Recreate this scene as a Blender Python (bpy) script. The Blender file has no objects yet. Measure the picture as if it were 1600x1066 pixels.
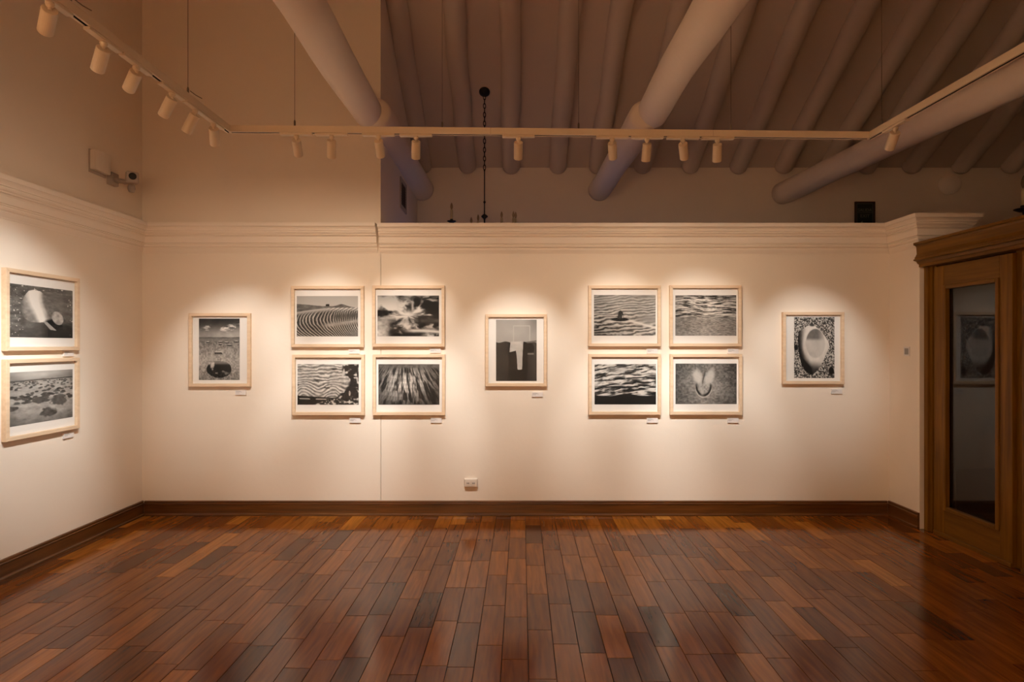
import bpy, bmesh, math, random
import numpy as np
from mathutils import Vector, Matrix

random.seed(7)
S = bpy.context.scene
COL = S.collection
PI = math.pi

# ------------------------------------------------------------------ camera / world / exposure
cd = bpy.data.cameras.new('camera')
cam = bpy.data.objects.new('camera', cd)
COL.objects.link(cam)
cam.location = (0, 0, 1.5)
cam.rotation_euler = (PI / 2, 0, 0)
cd.sensor_width = 36
cd.lens = 20.25
cd.shift_y = 7 / 1600
cd.clip_start = 0.02
S.camera = cam

w = bpy.data.worlds.new('world')
S.world = w
w.use_nodes = True
w.node_tree.nodes['Background'].inputs[0].default_value = (0.02, 0.02, 0.03, 1)
w.node_tree.nodes['Background'].inputs[1].default_value = 0.0

S.view_settings.view_transform = 'Standard'
S.view_settings.look = 'None'
S.view_settings.gamma = 1
S.view_settings.use_curve_mapping = False
S.view_settings.exposure = 0.12
S.cycles.max_bounces = 10
S.cycles.diffuse_bounces = 6
S.cycles.sample_clamp_indirect = 4.0
S.cycles.caustics_reflective = False
S.cycles.caustics_refractive = False
S.cycles.use_denoising = True

LAMP_COL = (0.98, 0.97, 0.93)
LAMP_W = 56.0
SPILL_W = 10.6
SPILL_COL = (1.0, 0.77, 0.54)
SPOT_ANGLE = 38
FILL_COL = (1.0, 0.66, 0.38)
FILL_W = 255.0  # power of the fill spotlights added behind the viewer
FILL_BLUE = (0.30, 0.34, 0.75)  # glow colour of the unseen window added behind the partition
FILL_BLUE_E = 0.9

# ------------------------------------------------------------------ room measures
YB = 5.085          # back wall plane
XL = -3.265         # left wall plane
XR = 3.333          # return wall plane
YF = 7.05           # far wall of the space behind
YN = -3.05          # wall behind the camera
XE = 8.0            # far right wall
XS = -1.16          # edge of the full-height block
PT = 2.552          # top of the partition
YRIDGE = 2.0
def roof(y):
    return 3.678 + 0.622 * (7.05 - y) if y >= YRIDGE else 3.678 + 0.622 * (y - YN)
def P(px, py, d):   # helper used while surveying: point at depth d
    return Vector(((px - 800) / 900 * d, d, 1.5 + (540 - py) / 900 * d))

# ------------------------------------------------------------------ helpers
def tag(o, label=None, cat=None, group=None, kind=None):
    if label: o['label'] = label
    if cat: o['category'] = cat
    if group: o['group'] = group
    if kind: o['kind'] = kind
    return o

def empty(name, loc=(0, 0, 0), rz=0.0):
    o = bpy.data.objects.new(name, None)
    o.empty_display_size = 0.05
    o.location = loc
    o.rotation_euler = (0, 0, rz)
    COL.objects.link(o)
    return o

def obj(name, bm, mat, parent=None, smooth=False):
    me = bpy.data.meshes.new(name)
    bm.normal_update()
    bm.to_mesh(me)
    bm.free()
    if smooth:
        me.polygons.foreach_set('use_smooth', [True] * len(me.polygons))
    if mat: me.materials.append(mat)
    o = bpy.data.objects.new(name, me)
    COL.objects.link(o)
    if parent: o.parent = parent
    return o

def mesh_obj(name, me, parent=None, loc=(0, 0, 0)):
    o = bpy.data.objects.new(name, me)
    COL.objects.link(o)
    o.location = loc
    if parent: o.parent = parent
    return o

def copy_tree(o, parent=None):
    c = o.copy()
    COL.objects.link(c)
    c.parent = parent
    for ch in list(o.children):
        copy_tree(ch, c)
    return c

def box(bm, x0, x1, y0, y1, z0, z1, bev=0.0):
    n0 = len(bm.verts)
    vs = [bm.verts.new((x, y, z)) for x in (x0, x1) for y in (y0, y1) for z in (z0, z1)]
    fs = [(0, 1, 3, 2), (4, 6, 7, 5), (0, 4, 5, 1), (2, 3, 7, 6), (0, 2, 6, 4), (1, 5, 7, 3)]
    faces = [bm.faces.new([vs[i] for i in f]) for f in fs]
    if bev > 0:
        edges = set(e for f in faces for e in f.edges)
        bmesh.ops.bevel(bm, geom=list(edges), offset=bev, segments=2, profile=0.5, affect='EDGES')
    return bm

def bxo(name, dims, mat, parent=None, bev=0.0):
    bm = bmesh.new()
    box(bm, *dims, bev=bev)
    return obj(name, bm, mat, parent)

def prism(bm, pts, axis, a, b):
    """extrude polygon pts (2D) along axis from a to b. axis x: pts=(y,z); axis z: pts=(x,y); axis y: pts=(x,z)"""
    def mk(p, t):
        return {'x': (t, p[0], p[1]), 'y': (p[0], t, p[1]), 'z': (p[0], p[1], t)}[axis]
    A = [bm.verts.new(mk(p, a)) for p in pts]
    B = [bm.verts.new(mk(p, b)) for p in pts]
    n = len(pts)
    bm.faces.new(A)
    bm.faces.new(B[::-1])
    for i in range(n):
        bm.faces.new([A[i], B[i], B[(i + 1) % n], A[(i + 1) % n]])
    bmesh.ops.recalc_face_normals(bm, faces=bm.faces)
    return bm

def tube(bm, pts, r, seg=12, caps=True, radii=None):
    pts = [Vector(p) for p in pts]
    rings = []
    up = None
    for i, p in enumerate(pts):
        t = (pts[min(i + 1, len(pts) - 1)] - pts[max(i - 1, 0)]).normalized()
        if up is None:
            up = Vector((0, 0, 1)) if abs(t.z) < 0.9 else Vector((1, 0, 0))
        s = t.cross(up).normalized()
        up = s.cross(t).normalized()
        rr = radii[i] if radii else r
        rings.append([bm.verts.new(p + s * (rr * math.cos(2 * PI * k / seg)) + up * (rr * math.sin(2 * PI * k / seg))) for k in range(seg)])
    for i in range(len(rings) - 1):
        for k in range(seg):
            bm.faces.new([rings[i][k], rings[i][(k + 1) % seg], rings[i + 1][(k + 1) % seg], rings[i + 1][k]])
    if caps:
        bm.faces.new(rings[0][::-1])
        bm.faces.new(rings[-1])
    bmesh.ops.recalc_face_normals(bm, faces=bm.faces)
    return bm

def lathe(bm, prof, seg=20, origin=(0, 0, 0), mtx=None):
    """prof: list of (r, z)"""
    o = Vector(origin)
    rings = []
    for r, z in prof:
        if r < 1e-5:
            rings.append([bm.verts.new((0, 0, z))])
        else:
            rings.append([bm.verts.new((r * math.cos(2 * PI * k / seg), r * math.sin(2 * PI * k / seg), z)) for k in range(seg)])
    for a, b in zip(rings, rings[1:]):
        for k in range(seg):
            k2 = (k + 1) % seg
            if len(a) == 1 and len(b) == 1: continue
            if len(a) == 1: bm.faces.new([a[0], b[k2], b[k]])
            elif len(b) == 1: bm.faces.new([a[k], a[k2], b[0]])
            else: bm.faces.new([a[k], a[k2], b[k2], b[k]])
    vs = [v for r in rings for v in r]
    for v in vs:
        c = v.co.copy()
        if mtx is not None: c = mtx @ c
        v.co = c + o
    bmesh.ops.recalc_face_normals(bm, faces=bm.faces)
    return bm

def sweep(bm, path, prof):
    """path: XY polyline, room on the right-hand side; prof: (proj, z) closed against the wall"""
    path = [Vector(p) for p in path]
    n = len(path)
    nor = []
    for a, b in zip(path, path[1:]):
        d = (b - a).normalized()
        nor.append(Vector((d.y, -d.x)))
    rings = []
    for i, p in enumerate(path):
        if i == 0: m = nor[0]
        elif i == n - 1: m = nor[-1]
        else:
            m = (nor[i - 1] + nor[i])
            m = m / (1 + nor[i - 1].dot(nor[i]))
        rings.append([bm.verts.new((p.x + m.x * q, p.y + m.y * q, z)) for q, z in prof])
    k = len(prof)
    for a, b in zip(rings, rings[1:]):
        for j in range(k):
            bm.faces.new([a[j], b[j], b[(j + 1) % k], a[(j + 1) % k]])
    bm.faces.new(rings[0])
    bm.faces.new(rings[-1][::-1])
    bmesh.ops.recalc_face_normals(bm, faces=bm.faces)
    return bm

# ------------------------------------------------------------------ materials
def new_mat(name):
    m = bpy.data.materials.new(name)
    m.use_nodes = True
    nt = m.node_tree
    b = nt.nodes['Principled BSDF']
    return m, nt, b

def simple(name, col, rough=0.6, metal=0.0, var=0.06, scale=30, bump=0.0):
    m, nt, b = new_mat(name)
    N = nt.nodes; L = nt.links
    tc = N.new('ShaderNodeTexCoord')
    no = N.new('ShaderNodeTexNoise'); no.inputs['Scale'].default_value = scale; no.inputs['Detail'].default_value = 4
    L.new(tc.outputs['Object'], no.inputs['Vector'])
    mx = N.new('ShaderNodeMixRGB')
    mx.inputs[1].default_value = (*[c * (1 - var) for c in col], 1)
    mx.inputs[2].default_value = (*[min(1, c * (1 + var)) for c in col], 1)
    L.new(no.outputs['Fac'], mx.inputs[0]); L.new(mx.outputs[0], b.inputs['Base Color'])
    b.inputs['Roughness'].default_value = rough
    b.inputs['Metallic'].default_value = metal
    if bump:
        bp = N.new('ShaderNodeBump'); bp.inputs['Strength'].default_value = bump; bp.inputs['Distance'].default_value = 0.01
        L.new(no.outputs['Fac'], bp.inputs['Height']); L.new(bp.outputs[0], b.inputs['Normal'])
    return m

def plaster(name, col, var=0.03, bump=0.22, spec=0.25):
    m, nt, b = new_mat(name)
    N = nt.nodes; L = nt.links
    tc = N.new('ShaderNodeTexCoord')
    n1 = N.new('ShaderNodeTexNoise'); n1.inputs['Scale'].default_value = 1.7; n1.inputs['Detail'].default_value = 5; n1.inputs['Roughness'].default_value = 0.55
    n2 = N.new('ShaderNodeTexNoise'); n2.inputs['Scale'].default_value = 9; n2.inputs['Detail'].default_value = 6; n2.inputs['Distortion'].default_value = 1.2
    n3 = N.new('ShaderNodeTexNoise'); n3.inputs['Scale'].default_value = 120; n3.inputs['Detail'].default_value = 3
    for n in (n1, n2, n3): L.new(tc.outputs['Object'], n.inputs['Vector'])
    mx = N.new('ShaderNodeMixRGB')
    mx.inputs[1].default_value = (*[c * (1 - var) for c in col], 1)
    mx.inputs[2].default_value = (*[min(1, c * (1 + var)) for c in col], 1)
    L.new(n1.outputs['Fac'], mx.inputs[0]); L.new(mx.outputs[0], b.inputs['Base Color'])
    a1 = N.new('ShaderNodeMath'); a1.operation = 'MULTIPLY_ADD'; a1.inputs[1].default_value = 0.18
    L.new(n2.outputs['Fac'], a1.inputs[0]); L.new(n1.outputs['Fac'], a1.inputs[2])
    a2 = N.new('ShaderNodeMath'); a2.operation = 'MULTIPLY_ADD'; a2.inputs[1].default_value = 0.02
    L.new(n3.outputs['Fac'], a2.inputs[0]); L.new(a1.outputs[0], a2.inputs[2])
    bp = N.new('ShaderNodeBump'); bp.inputs['Strength'].default_value = bump; bp.inputs['Distance'].default_value = 0.025
    L.new(a2.outputs[0], bp.inputs['Height']); L.new(bp.outputs[0], b.inputs['Normal'])
    b.inputs['Roughness'].default_value = 0.82
    b.inputs['Specular IOR Level'].default_value = spec
    return m

def wood(name, dark, light, rough=0.45, axis=2, stretch=14, scale=3.0, coat=0.0, spec=0.5):
    """streaky wood grain running along the object's axis (0 x, 1 y, 2 z)"""
    m, nt, b = new_mat(name)
    N = nt.nodes; L = nt.links
    tc = N.new('ShaderNodeTexCoord'); mp = N.new('ShaderNodeMapping')
    sc = [stretch] * 3; sc[axis] = 1.0
    mp.inputs['Scale'].default_value = sc
    L.new(tc.outputs['Object'], mp.inputs['Vector'])
    no = N.new('ShaderNodeTexNoise'); no.inputs['Scale'].default_value = scale; no.inputs['Detail'].default_value = 6; no.inputs['Distortion'].default_value = 0.6
    L.new(mp.outputs[0], no.inputs['Vector'])
    cr = N.new('ShaderNodeValToRGB')
    cr.color_ramp.elements[0].position = 0.3; cr.color_ramp.elements[0].color = (*dark, 1)
    cr.color_ramp.elements[1].position = 0.72; cr.color_ramp.elements[1].color = (*light, 1)
    L.new(no.outputs['Fac'], cr.inputs[0]); L.new(cr.outputs[0], b.inputs['Base Color'])
    b.inputs['Roughness'].default_value = rough
    b.inputs['Coat Weight'].default_value = coat
    b.inputs['Coat Roughness'].default_value = 0.25
    b.inputs['Specular IOR Level'].default_value = spec
    bp = N.new('ShaderNodeBump'); bp.inputs['Strength'].default_value = 0.12; bp.inputs['Distance'].default_value = 0.004
    L.new(no.outputs['Fac'], bp.inputs['Height']); L.new(bp.outputs[0], b.inputs['Normal'])
    return m

def glass(name, ior=1.45, tint=(1, 1, 1), rough=0.0):
    m = bpy.data.materials.new(name); m.use_nodes = True
    nt = m.node_tree; N = nt.nodes; L = nt.links
    N.remove(N['Principled BSDF'])
    out = N['Material Output']
    f0 = ((ior - 1) / (ior + 1)) ** 2
    lw = N.new('ShaderNodeLayerWeight'); lw.inputs['Blend'].default_value = 0.5
    pw = N.new('ShaderNodeMath'); pw.operation = 'POWER'; pw.inputs[1].default_value = 5.0
    L.new(lw.outputs['Facing'], pw.inputs[0])
    fr = N.new('ShaderNodeMath'); fr.operation = 'MULTIPLY_ADD'; fr.inputs[1].default_value = 1 - f0; fr.inputs[2].default_value = f0
    L.new(pw.outputs[0], fr.inputs[0])
    tr = N.new('ShaderNodeBsdfTransparent'); tr.inputs[0].default_value = (*tint, 1)
    gl = N.new('ShaderNodeBsdfGlossy'); gl.inputs['Roughness'].default_value = rough
    mx = N.new('ShaderNodeMixShader')
    L.new(fr.outputs[0], mx.inputs[0]); L.new(tr.outputs[0], mx.inputs[1]); L.new(gl.outputs[0], mx.inputs[2])
    L.new(mx.outputs[0], out.inputs['Surface'])
    return m

def emit(name, col, e):
    m = bpy.data.materials.new(name); m.use_nodes = True
    nt = m.node_tree; N = nt.nodes
    N.remove(N['Principled BSDF'])
    em = N.new('ShaderNodeEmission'); em.inputs[0].default_value = (*col, 1); em.inputs[1].default_value = e
    nt.links.new(em.outputs[0], N['Material Output'].inputs['Surface'])
    return m

WALLC = (0.86, 0.775, 0.675)
M = {}
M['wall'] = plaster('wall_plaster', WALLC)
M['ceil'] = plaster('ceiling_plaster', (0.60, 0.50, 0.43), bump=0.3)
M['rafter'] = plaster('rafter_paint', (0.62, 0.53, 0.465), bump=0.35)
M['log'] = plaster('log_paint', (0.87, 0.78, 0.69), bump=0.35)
M['cornice'] = plaster('cornice_plaster', (0.90, 0.82, 0.73), bump=0.12)
M['base'] = wood('baseboard_wood', (0.060, 0.020, 0.004), (0.145, 0.052, 0.010), rough=0.32, axis=0, stretch=20, scale=2.2, coat=0.3)
M['basey'] = wood('baseboard_wood_side', (0.060, 0.020, 0.004), (0.145, 0.052, 0.010), rough=0.32, axis=1, stretch=20, scale=2.2, coat=0.3)
M['door'] = wood('door_wood', (0.115, 0.046, 0.003), (0.215, 0.095, 0.006), rough=0.45, axis=2, stretch=16, scale=2.0, spec=0.22)
M['doory'] = wood('door_wood_cross', (0.115, 0.048, 0.005), (0.20, 0.09, 0.010), rough=0.45, axis=1, stretch=16, scale=2.0, spec=0.22)
M['frame'] = wood('frame_wood', (0.70, 0.52, 0.35), (0.80, 0.62, 0.44), rough=0.5, axis=0, stretch=9, scale=5)
M['mat'] = simple('mat_board', (0.83, 0.80, 0.76), 0.9, var=0.01)
M['card'] = simple('label_card', (0.78, 0.74, 0.72), 0.8, var=0.02)
M['ink'] = simple('grey_ink', (0.32, 0.31, 0.31), 0.8)
M['pglass'] = glass('picture_glass', 1.2)
M['dglass'] = glass('door_glass', 1.75, (0.42, 0.43, 0.43))
M['white_metal'] = simple('white_painted_metal', (0.74, 0.62, 0.47), 0.42, var=0.02)
M['slot'] = simple('black_slot', (0.012, 0.01, 0.01), 0.6)
M['iron'] = simple('black_iron', (0.012, 0.011, 0.011), 0.5, metal=0.3, var=0.2)
M['wire'] = simple('steel_wire', (0.16, 0.12, 0.09), 0.5)
M['candle'] = simple('candle_sleeve', (0.55, 0.45, 0.28), 0.6)
M['bulb'] = glass('bulb_glass', 1.5, (0.72, 0.66, 0.55), 0.05)
M['lens'] = emit('lamp_lens', LAMP_COL, 30)
M['plastic'] = simple('white_plastic', (0.72, 0.64, 0.56), 0.4, var=0.02)
M['greyplastic'] = simple('grey_plastic', (0.42, 0.36, 0.31), 0.45, var=0.05)
M['signgreen'] = simple('sign_green', (0.012, 0.022, 0.014), 0.5)
M['signbrown'] = simple('sign_frame', (0.055, 0.03, 0.016), 0.5)
M['signtext'] = simple('sign_text', (0.16, 0.17, 0.13), 0.6)
M['underfloor'] = simple('under_floor', (0.035, 0.016, 0.007), 0.7)
M['fill_blue'] = emit('fill_blue_pane', FILL_BLUE, FILL_BLUE_E)  # blue fill glow for the added window

def floor_mat():
    m, nt, b = new_mat('floor_planks')
    N = nt.nodes; L = nt.links
    at = N.new('ShaderNodeAttribute'); at.attribute_name = 'tone'
    sp = N.new('ShaderNodeSeparateColor'); L.new(at.outputs['Color'], sp.inputs[0])
    tc = N.new('ShaderNodeTexCoord')
    off = N.new('ShaderNodeVectorMath'); off.operation = 'MULTIPLY_ADD'
    off.inputs[1].default_value = (13, 17, 5)
    L.new(at.outputs['Color'], off.inputs[0]); L.new(tc.outputs['Object'], off.inputs[2])
    mp = N.new('ShaderNodeMapping'); mp.inputs['Scale'].default_value = (26, 2.2, 1)
    L.new(off.outputs[0], mp.inputs['Vector'])
    no = N.new('ShaderNodeTexNoise'); no.inputs['Scale'].default_value = 1.4; no.inputs['Detail'].default_value = 3; no.inputs['Distortion'].default_value = 0.6
    L.new(mp.outputs[0], no.inputs['Vector'])
    cr = N.new('ShaderNodeValToRGB')
    E = cr.color_ramp.elements
    E[0].position = 0.0; E[0].color = (0.098, 0.030, 0.007, 1)
    E[1].position = 1.0; E[1].color = (0.44, 0.175, 0.030, 1)
    for p, c in ((0.25, (0.165, 0.048, 0.007)), (0.55, (0.235, 0.074, 0.010)), (0.8, (0.33, 0.114, 0.014))):
        e = E.new(p); e.color = (*c, 1)
    L.new(sp.outputs[0], cr.inputs[0])
    gr = N.new('ShaderNodeMapRange'); gr.inputs[1].default_value = 0.3; gr.inputs[2].default_value = 0.7
    gr.inputs[3].default_value = 0.72; gr.inputs[4].default_value = 1.25
    L.new(no.outputs['Fac'], gr.inputs[0])
    ml = N.new('ShaderNodeVectorMath'); ml.operation = 'SCALE'
    L.new(cr.outputs[0], ml.inputs[0]); L.new(gr.outputs[0], ml.inputs['Scale'])
    L.new(ml.outputs[0], b.inputs['Base Color'])
    n2 = N.new('ShaderNodeTexNoise'); n2.inputs['Scale'].default_value = 3.5; n2.inputs['Detail'].default_value = 4
    L.new(tc.outputs['Object'], n2.inputs['Vector'])
    rr = N.new('ShaderNodeMapRange'); rr.inputs[3].default_value = 0.10; rr.inputs[4].default_value = 0.19
    L.new(n2.outputs['Fac'], rr.inputs[0]); L.new(rr.outputs[0], b.inputs['Roughness'])
    b.inputs['Specular IOR Level'].default_value = 0.34
    bp = N.new('ShaderNodeBump'); bp.inputs['Strength'].default_value = 0.03; bp.inputs['Distance'].default_value = 0.002
    L.new(no.outputs['Fac'], bp.inputs['Height']); L.new(bp.outputs[0], b.inputs['Normal'])
    return m
M['floor'] = floor_mat()

def print_mat():
    m, nt, b = new_mat('photo_print')
    at = nt.nodes.new('ShaderNodeAttribute'); at.attribute_name = 'tone'
    nt.links.new(at.outputs['Color'], b.inputs['Base Color'])
    b.inputs['Roughness'].default_value = 0.7
    b.inputs['Specular IOR Level'].default_value = 0.2
    return m
M['print'] = print_mat()

# ------------------------------------------------------------------ structure: floor
fl = bxo('floor', (XL - 0.2, XE, YN - 0.2, YF + 0.2, -0.12, -0.006), M['underfloor'])
tag(fl, 'polished floor of reddish brown hardwood planks', 'floor', kind='structure')

def clip_poly(poly, x0, x1, y0, y1):
    def half(pts, f, cut):
        out = []
        for i in range(len(pts)):
            a, b = pts[i], pts[(i + 1) % len(pts)]
            fa, fb = f(a), f(b)
            if fa >= 0: out.append(a)
            if (fa >= 0) != (fb >= 0):
                t = fa / (fa - fb)
                out.append((a[0] + (b[0] - a[0]) * t, a[1] + (b[1] - a[1]) * t))
        return out
    for f in (lambda p: p[0] - x0, lambda p: x1 - p[0], lambda p: p[1] - y0, lambda p: y1 - p[1]):
        poly = half(poly, f, None)
        if len(poly) < 3: return []
    return poly

def plank_geo(poly, bev=0.0015, h=0.006):
    cx = sum(p[0] for p in poly) / len(poly); cy = sum(p[1] for p in poly) / len(poly)
    n = len(poly)
    vs = []
    for p in poly:
        dx, dy = p[0] - cx, p[1] - cy
        l = math.hypot(dx, dy) or 1
        vs.append((p[0] - dx / l * 0.0006 * 2, p[1] - dy / l * 0.0006 * 2, -h))
    for p in poly:
        sx = bev * 1.3 * (1 if p[0] > cx else -1); sy = bev * 1.3 * (1 if p[1] > cy else -1)
        vs.append((p[0] - sx, p[1] - sy, 0.0))
    fs = [list(range(n, 2 * n))]
    for i in range(n):
        j = (i + 1) % n
        fs.append([i, j, n + j, n + i])
    return vs, fs

ang = math.radians(-0.95)
ca, sa = math.cos(ang), math.sin(ang)
planks = []
rng = random.Random(21)
PW, PL = 0.1265, 0.44
for c in range(-36, 40):
    x0 = 0.085 + c * PW
    y = YN - 1 - rng.random() * PL
    first = None
    while y < YB + 0.6:
        ln = PL * rng.choice((1, 1, 1, 0.98, 1.02))
        poly = [(x0, y), (x0 + PW, y), (x0 + PW, y + ln), (x0, y + ln)]
        poly = [(p[0] * ca - (p[1] - 3.2) * sa, p[0] * sa + (p[1] - 3.2) * ca + 3.2) for p in poly]
        poly = clip_poly(poly, XL - 0.01, XR + 0.05, YN, YB + 0.01)
        tone = min(1, max(0, rng.gauss(0.47, 0.22)))
        y += ln
        if len(poly) < 3: continue
        area = abs(sum(poly[i][0] * poly[(i + 1) % len(poly)][1] - poly[(i + 1) % len(poly)][0] * poly[i][1] for i in range(len(poly)))) / 2
        if area < 0.0008: continue
        mx = sum(p[0] for p in poly) / len(poly); my = sum(p[1] for p in poly) / len(poly)
        vis = 0
        if my > 0.3:
            pts = [(800 + p[0] / p[1] * 900, 540 + 1.5 / p[1] * 900) for p in poly if p[1] > 0.2]
            if any(-5 < q[0] < 1605 and q[1] < 1070 for q in pts):
                vis = area / my ** 3
        planks.append((vis, poly, tone, rng.random(), rng.random()))
planks.sort(key=lambda t: -t[0])

def set_tone(me, cols):
    a = me.attributes.new('tone', 'FLOAT_COLOR', 'POINT')
    a.data.foreach_set('color', np.asarray(cols, dtype=np.float32).ravel())

for i, (v, poly, t, r1, r2) in enumerate(planks[:300]):
    vs, fs = plank_geo(poly)
    me = bpy.data.meshes.new('plank')
    me.from_pydata(vs, [], fs)
    set_tone(me, [(t, r1, r2, 1)] * len(vs))
    me.materials.append(M['floor'])
    mesh_obj('plank', me, fl)
VS, FS, CS = [], [], []
for (v, poly, t, r1, r2) in planks[300:]:
    vs, fs = plank_geo(poly)
    k = len(VS)
    VS += vs; FS += [[a + k for a in f] for f in fs]; CS += [(t, r1, r2, 1)] * len(vs)
me = bpy.data.meshes.new('more_planks')
me.from_pydata(VS, [], FS); set_tone(me, CS); me.materials.append(M['floor'])
tag(mesh_obj('more_planks', me, fl), kind='stuff')

# ------------------------------------------------------------------ structure: walls and roof
bm = bmesh.new()
prism(bm, [(YN, 0), (YF + 0.2, 0), (YF + 0.2, roof(YF + 0.2)), (YRIDGE, roof(YRIDGE)), (YN, roof(YN))], 'x', XL - 0.2, XL)
tag(obj('wall_left', bm, M['wall']), 'tall warm white plaster wall on the left side', 'wall', kind='structure')
bm = bmesh.new()
prism(bm, [(YB, 0), (YF + 0.2, 0), (YF + 0.2, roof(YF + 0.2)), (YB, roof(YB))], 'x', XL, XS)
wb = tag(obj('wall_back', bm, M['wall']), 'full height white plaster wall section rising above cornice at left of back wall', 'wall', kind='structure')
bm = bmesh.new()
prism(bm, [(XS + 0.004, YB), (XR, YB), (XR, 4.71), (XR + 0.3, 4.71), (XR + 0.3, YB + 0.3), (XS + 0.004, YB + 0.3)], 'z', 0, PT)
tag(obj('wall_partition', bm, M['wall']), 'lower white partition wall hung with photographs, ending in a short return at right', 'wall', kind='structure')
bm = bmesh.new()
box(bm, XS, XE, YF, YF + 0.2, 0, roof(YF) + 0.02)
tag(obj('wall_far', bm, M['wall']), 'dim far wall seen above the partition under the rafters', 'wall', kind='structure')
bm = bmesh.new()
prism(bm, [(YN, 0), (YF + 0.2, 0), (YF + 0.2, roof(YF + 0.2)), (YRIDGE, roof(YRIDGE)), (YN, roof(YN))], 'x', XE, XE + 0.2)
tag(obj('wall_right', bm, M['wall']), 'end wall of the entrance space beyond the doors', 'wall', kind='structure')
bxo('wall_front', (XL, XE, YN - 0.2, YN, 0, roof(YN)), M['wall'])
tag(bpy.data.objects['wall_front'], 'plaster wall behind the viewer', 'wall', kind='structure')
bxo('wall_side', (XR + 0.03, XR + 0.28, YN, 2.93, 0, PT), M['wall'])
tag(bpy.data.objects['wall_side'], 'low white side wall continuing past the wooden doors', 'wall', kind='structure')

bm = bmesh.new()
t = 0.12
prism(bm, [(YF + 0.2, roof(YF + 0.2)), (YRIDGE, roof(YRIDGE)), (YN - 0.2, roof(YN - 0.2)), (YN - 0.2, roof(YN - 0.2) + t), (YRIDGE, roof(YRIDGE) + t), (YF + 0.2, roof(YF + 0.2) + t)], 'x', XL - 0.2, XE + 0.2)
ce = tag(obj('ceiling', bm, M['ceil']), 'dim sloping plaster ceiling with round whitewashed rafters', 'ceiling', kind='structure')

def rafter(x, y0, y1, r=0.105, jitter=0.012, dx=0.0):
    rg = random.Random(int(x * 1000) + 5)
    n = 14
    pts, rad = [], []
    for i in range(n):
        f = i / (n - 1)
        y = y0 + (y1 - y0) * f
        pts.append((x + dx * f + rg.uniform(-1, 1) * jitter, y, roof(y) - 0.038 + rg.uniform(-1, 1) * 0.004))
        rad.append(r * (1 + rg.uniform(-0.05, 0.05)))
    # rounded lower end
    p, q = Vector(pts[0]), Vector(pts[1])
    d = (p - q).normalized()
    pts = [p + d * 0.07, p + d * 0.05, p + d * 0.02] + pts
    rad = [r * 0.35, r * 0.8, r * 0.97] + rad
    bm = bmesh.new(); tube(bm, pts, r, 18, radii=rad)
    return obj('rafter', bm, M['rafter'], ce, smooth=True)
for x in (-1.08, -0.548, -0.02, 0.556, 1.034, 1.595, 2.17, 2.753, 3.30, 3.84, 4.32, 4.86, 5.45, 6.05, 6.65, 7.25):
    rafter(x, YF - 0.06, YRIDGE + 0.05)
for x in (-2.85, -2.3, -1.72):
    rafter(x, YB - 0.07, YRIDGE + 0.05)

# unseen window added low in the far wall, to tint the far beams blue
wn = tag(empty('added_window_1', (0.1, YF, 0.95)), 'added unseen window glowing blue in the space behind the partition', 'window', kind='structure')
for x0, x1, z0, z1 in ((-0.85, -0.78, 0, 1.3), (0.78, 0.85, 0, 1.3), (-0.78, 0.78, 0, 0.07), (-0.78, 0.78, 1.23, 1.3), (-0.03, 0.03, 0.07, 1.23)):
    bxo('added_window_bar', (x0, x1, -0.06, 0, z0, z1), M['door'], wn)
for x0, x1 in ((-0.78, -0.03), (0.03, 0.78)):
    bxo('pane', (x0, x1, -0.02, -0.012, 0.07, 1.23), M['fill_blue'], wn)  # glowing panels added for bluish light on the far beams

# ------------------------------------------------------------------ cornice and baseboards
def corn(top):
    pr = [(0, 0), (0.098, 0), (0.098, 0.032), (0.088, 0.034), (0.080, 0.042), (0.074, 0.054), (0.078, 0.056), (0.078, 0.063), (0.070, 0.066), (0.072, 0.074),
          (0.068, 0.084), (0.058, 0.092), (0.062, 0.094), (0.062, 0.101), (0.050, 0.106), (0.044, 0.116), (0.048, 0.118), (0.048, 0.163),
          (0.038, 0.165), (0.041, 0.168), (0.041, 0.174), (0.034, 0.177), (0.034, 0.186), (0.028, 0.196), (0.017, 0.203), (0.019, 0.206), (0.017, 0.214), (0.010, 0.229), (0.004, 0.240), (0.002, 0.247), (0, 0.248)]
    return [(p * 1.28, top - d) for p, d in pr]
bm = bmesh.new(); sweep(bm, [(XL, YN), (XL, YB), (XS - 0.022, YB)], corn(2.562))
tag(obj('trim_1', bm, M['cornice']), 'moulded white cornice along the left wall to the crack', 'cornice', kind='structure')
bm = bmesh.new(); sweep(bm, [(XS - 0.002, YB), (XR, YB), (XR, 4.71), (XR + 0.3, 4.71), (XR + 0.3, YB + 0.3)], corn(2.556))
tag(obj('trim_2', bm, M['cornice']), 'moulded white cornice capping the partition wall and its return', 'cornice', kind='structure')
bp_ = [(0, 0), (0.026, 0), (0.026, 0.012), (0.018, 0.018), (0.016, 0.024), (0.016, 0.100), (0.020, 0.103), (0.020, 0.107), (0.013, 0.112), (0.016, 0.118), (0.015, 0.127), (0.010, 0.131), (0, 0.131)]
for i, (path, mt, lb) in enumerate([
        ([(XL, YN), (XL, YB)], 'basey', 'dark varnished wooden baseboard under the left wall'),
        ([(XL + 0.027, YB), (XS, YB), (XR - 0.027, YB)], 'base', 'dark varnished wooden baseboard along the back wall'),
        ([(XR, YB), (XR, 4.71)], 'basey', 'short wooden baseboard on the return beside the doors')]):
    bm = bmesh.new(); sweep(bm, path, bp_)
    tag(obj(('baseboard_left', 'baseboard_back', 'baseboard_right')[i], bm, M[mt]), lb, 'baseboard', kind='structure')

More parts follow.
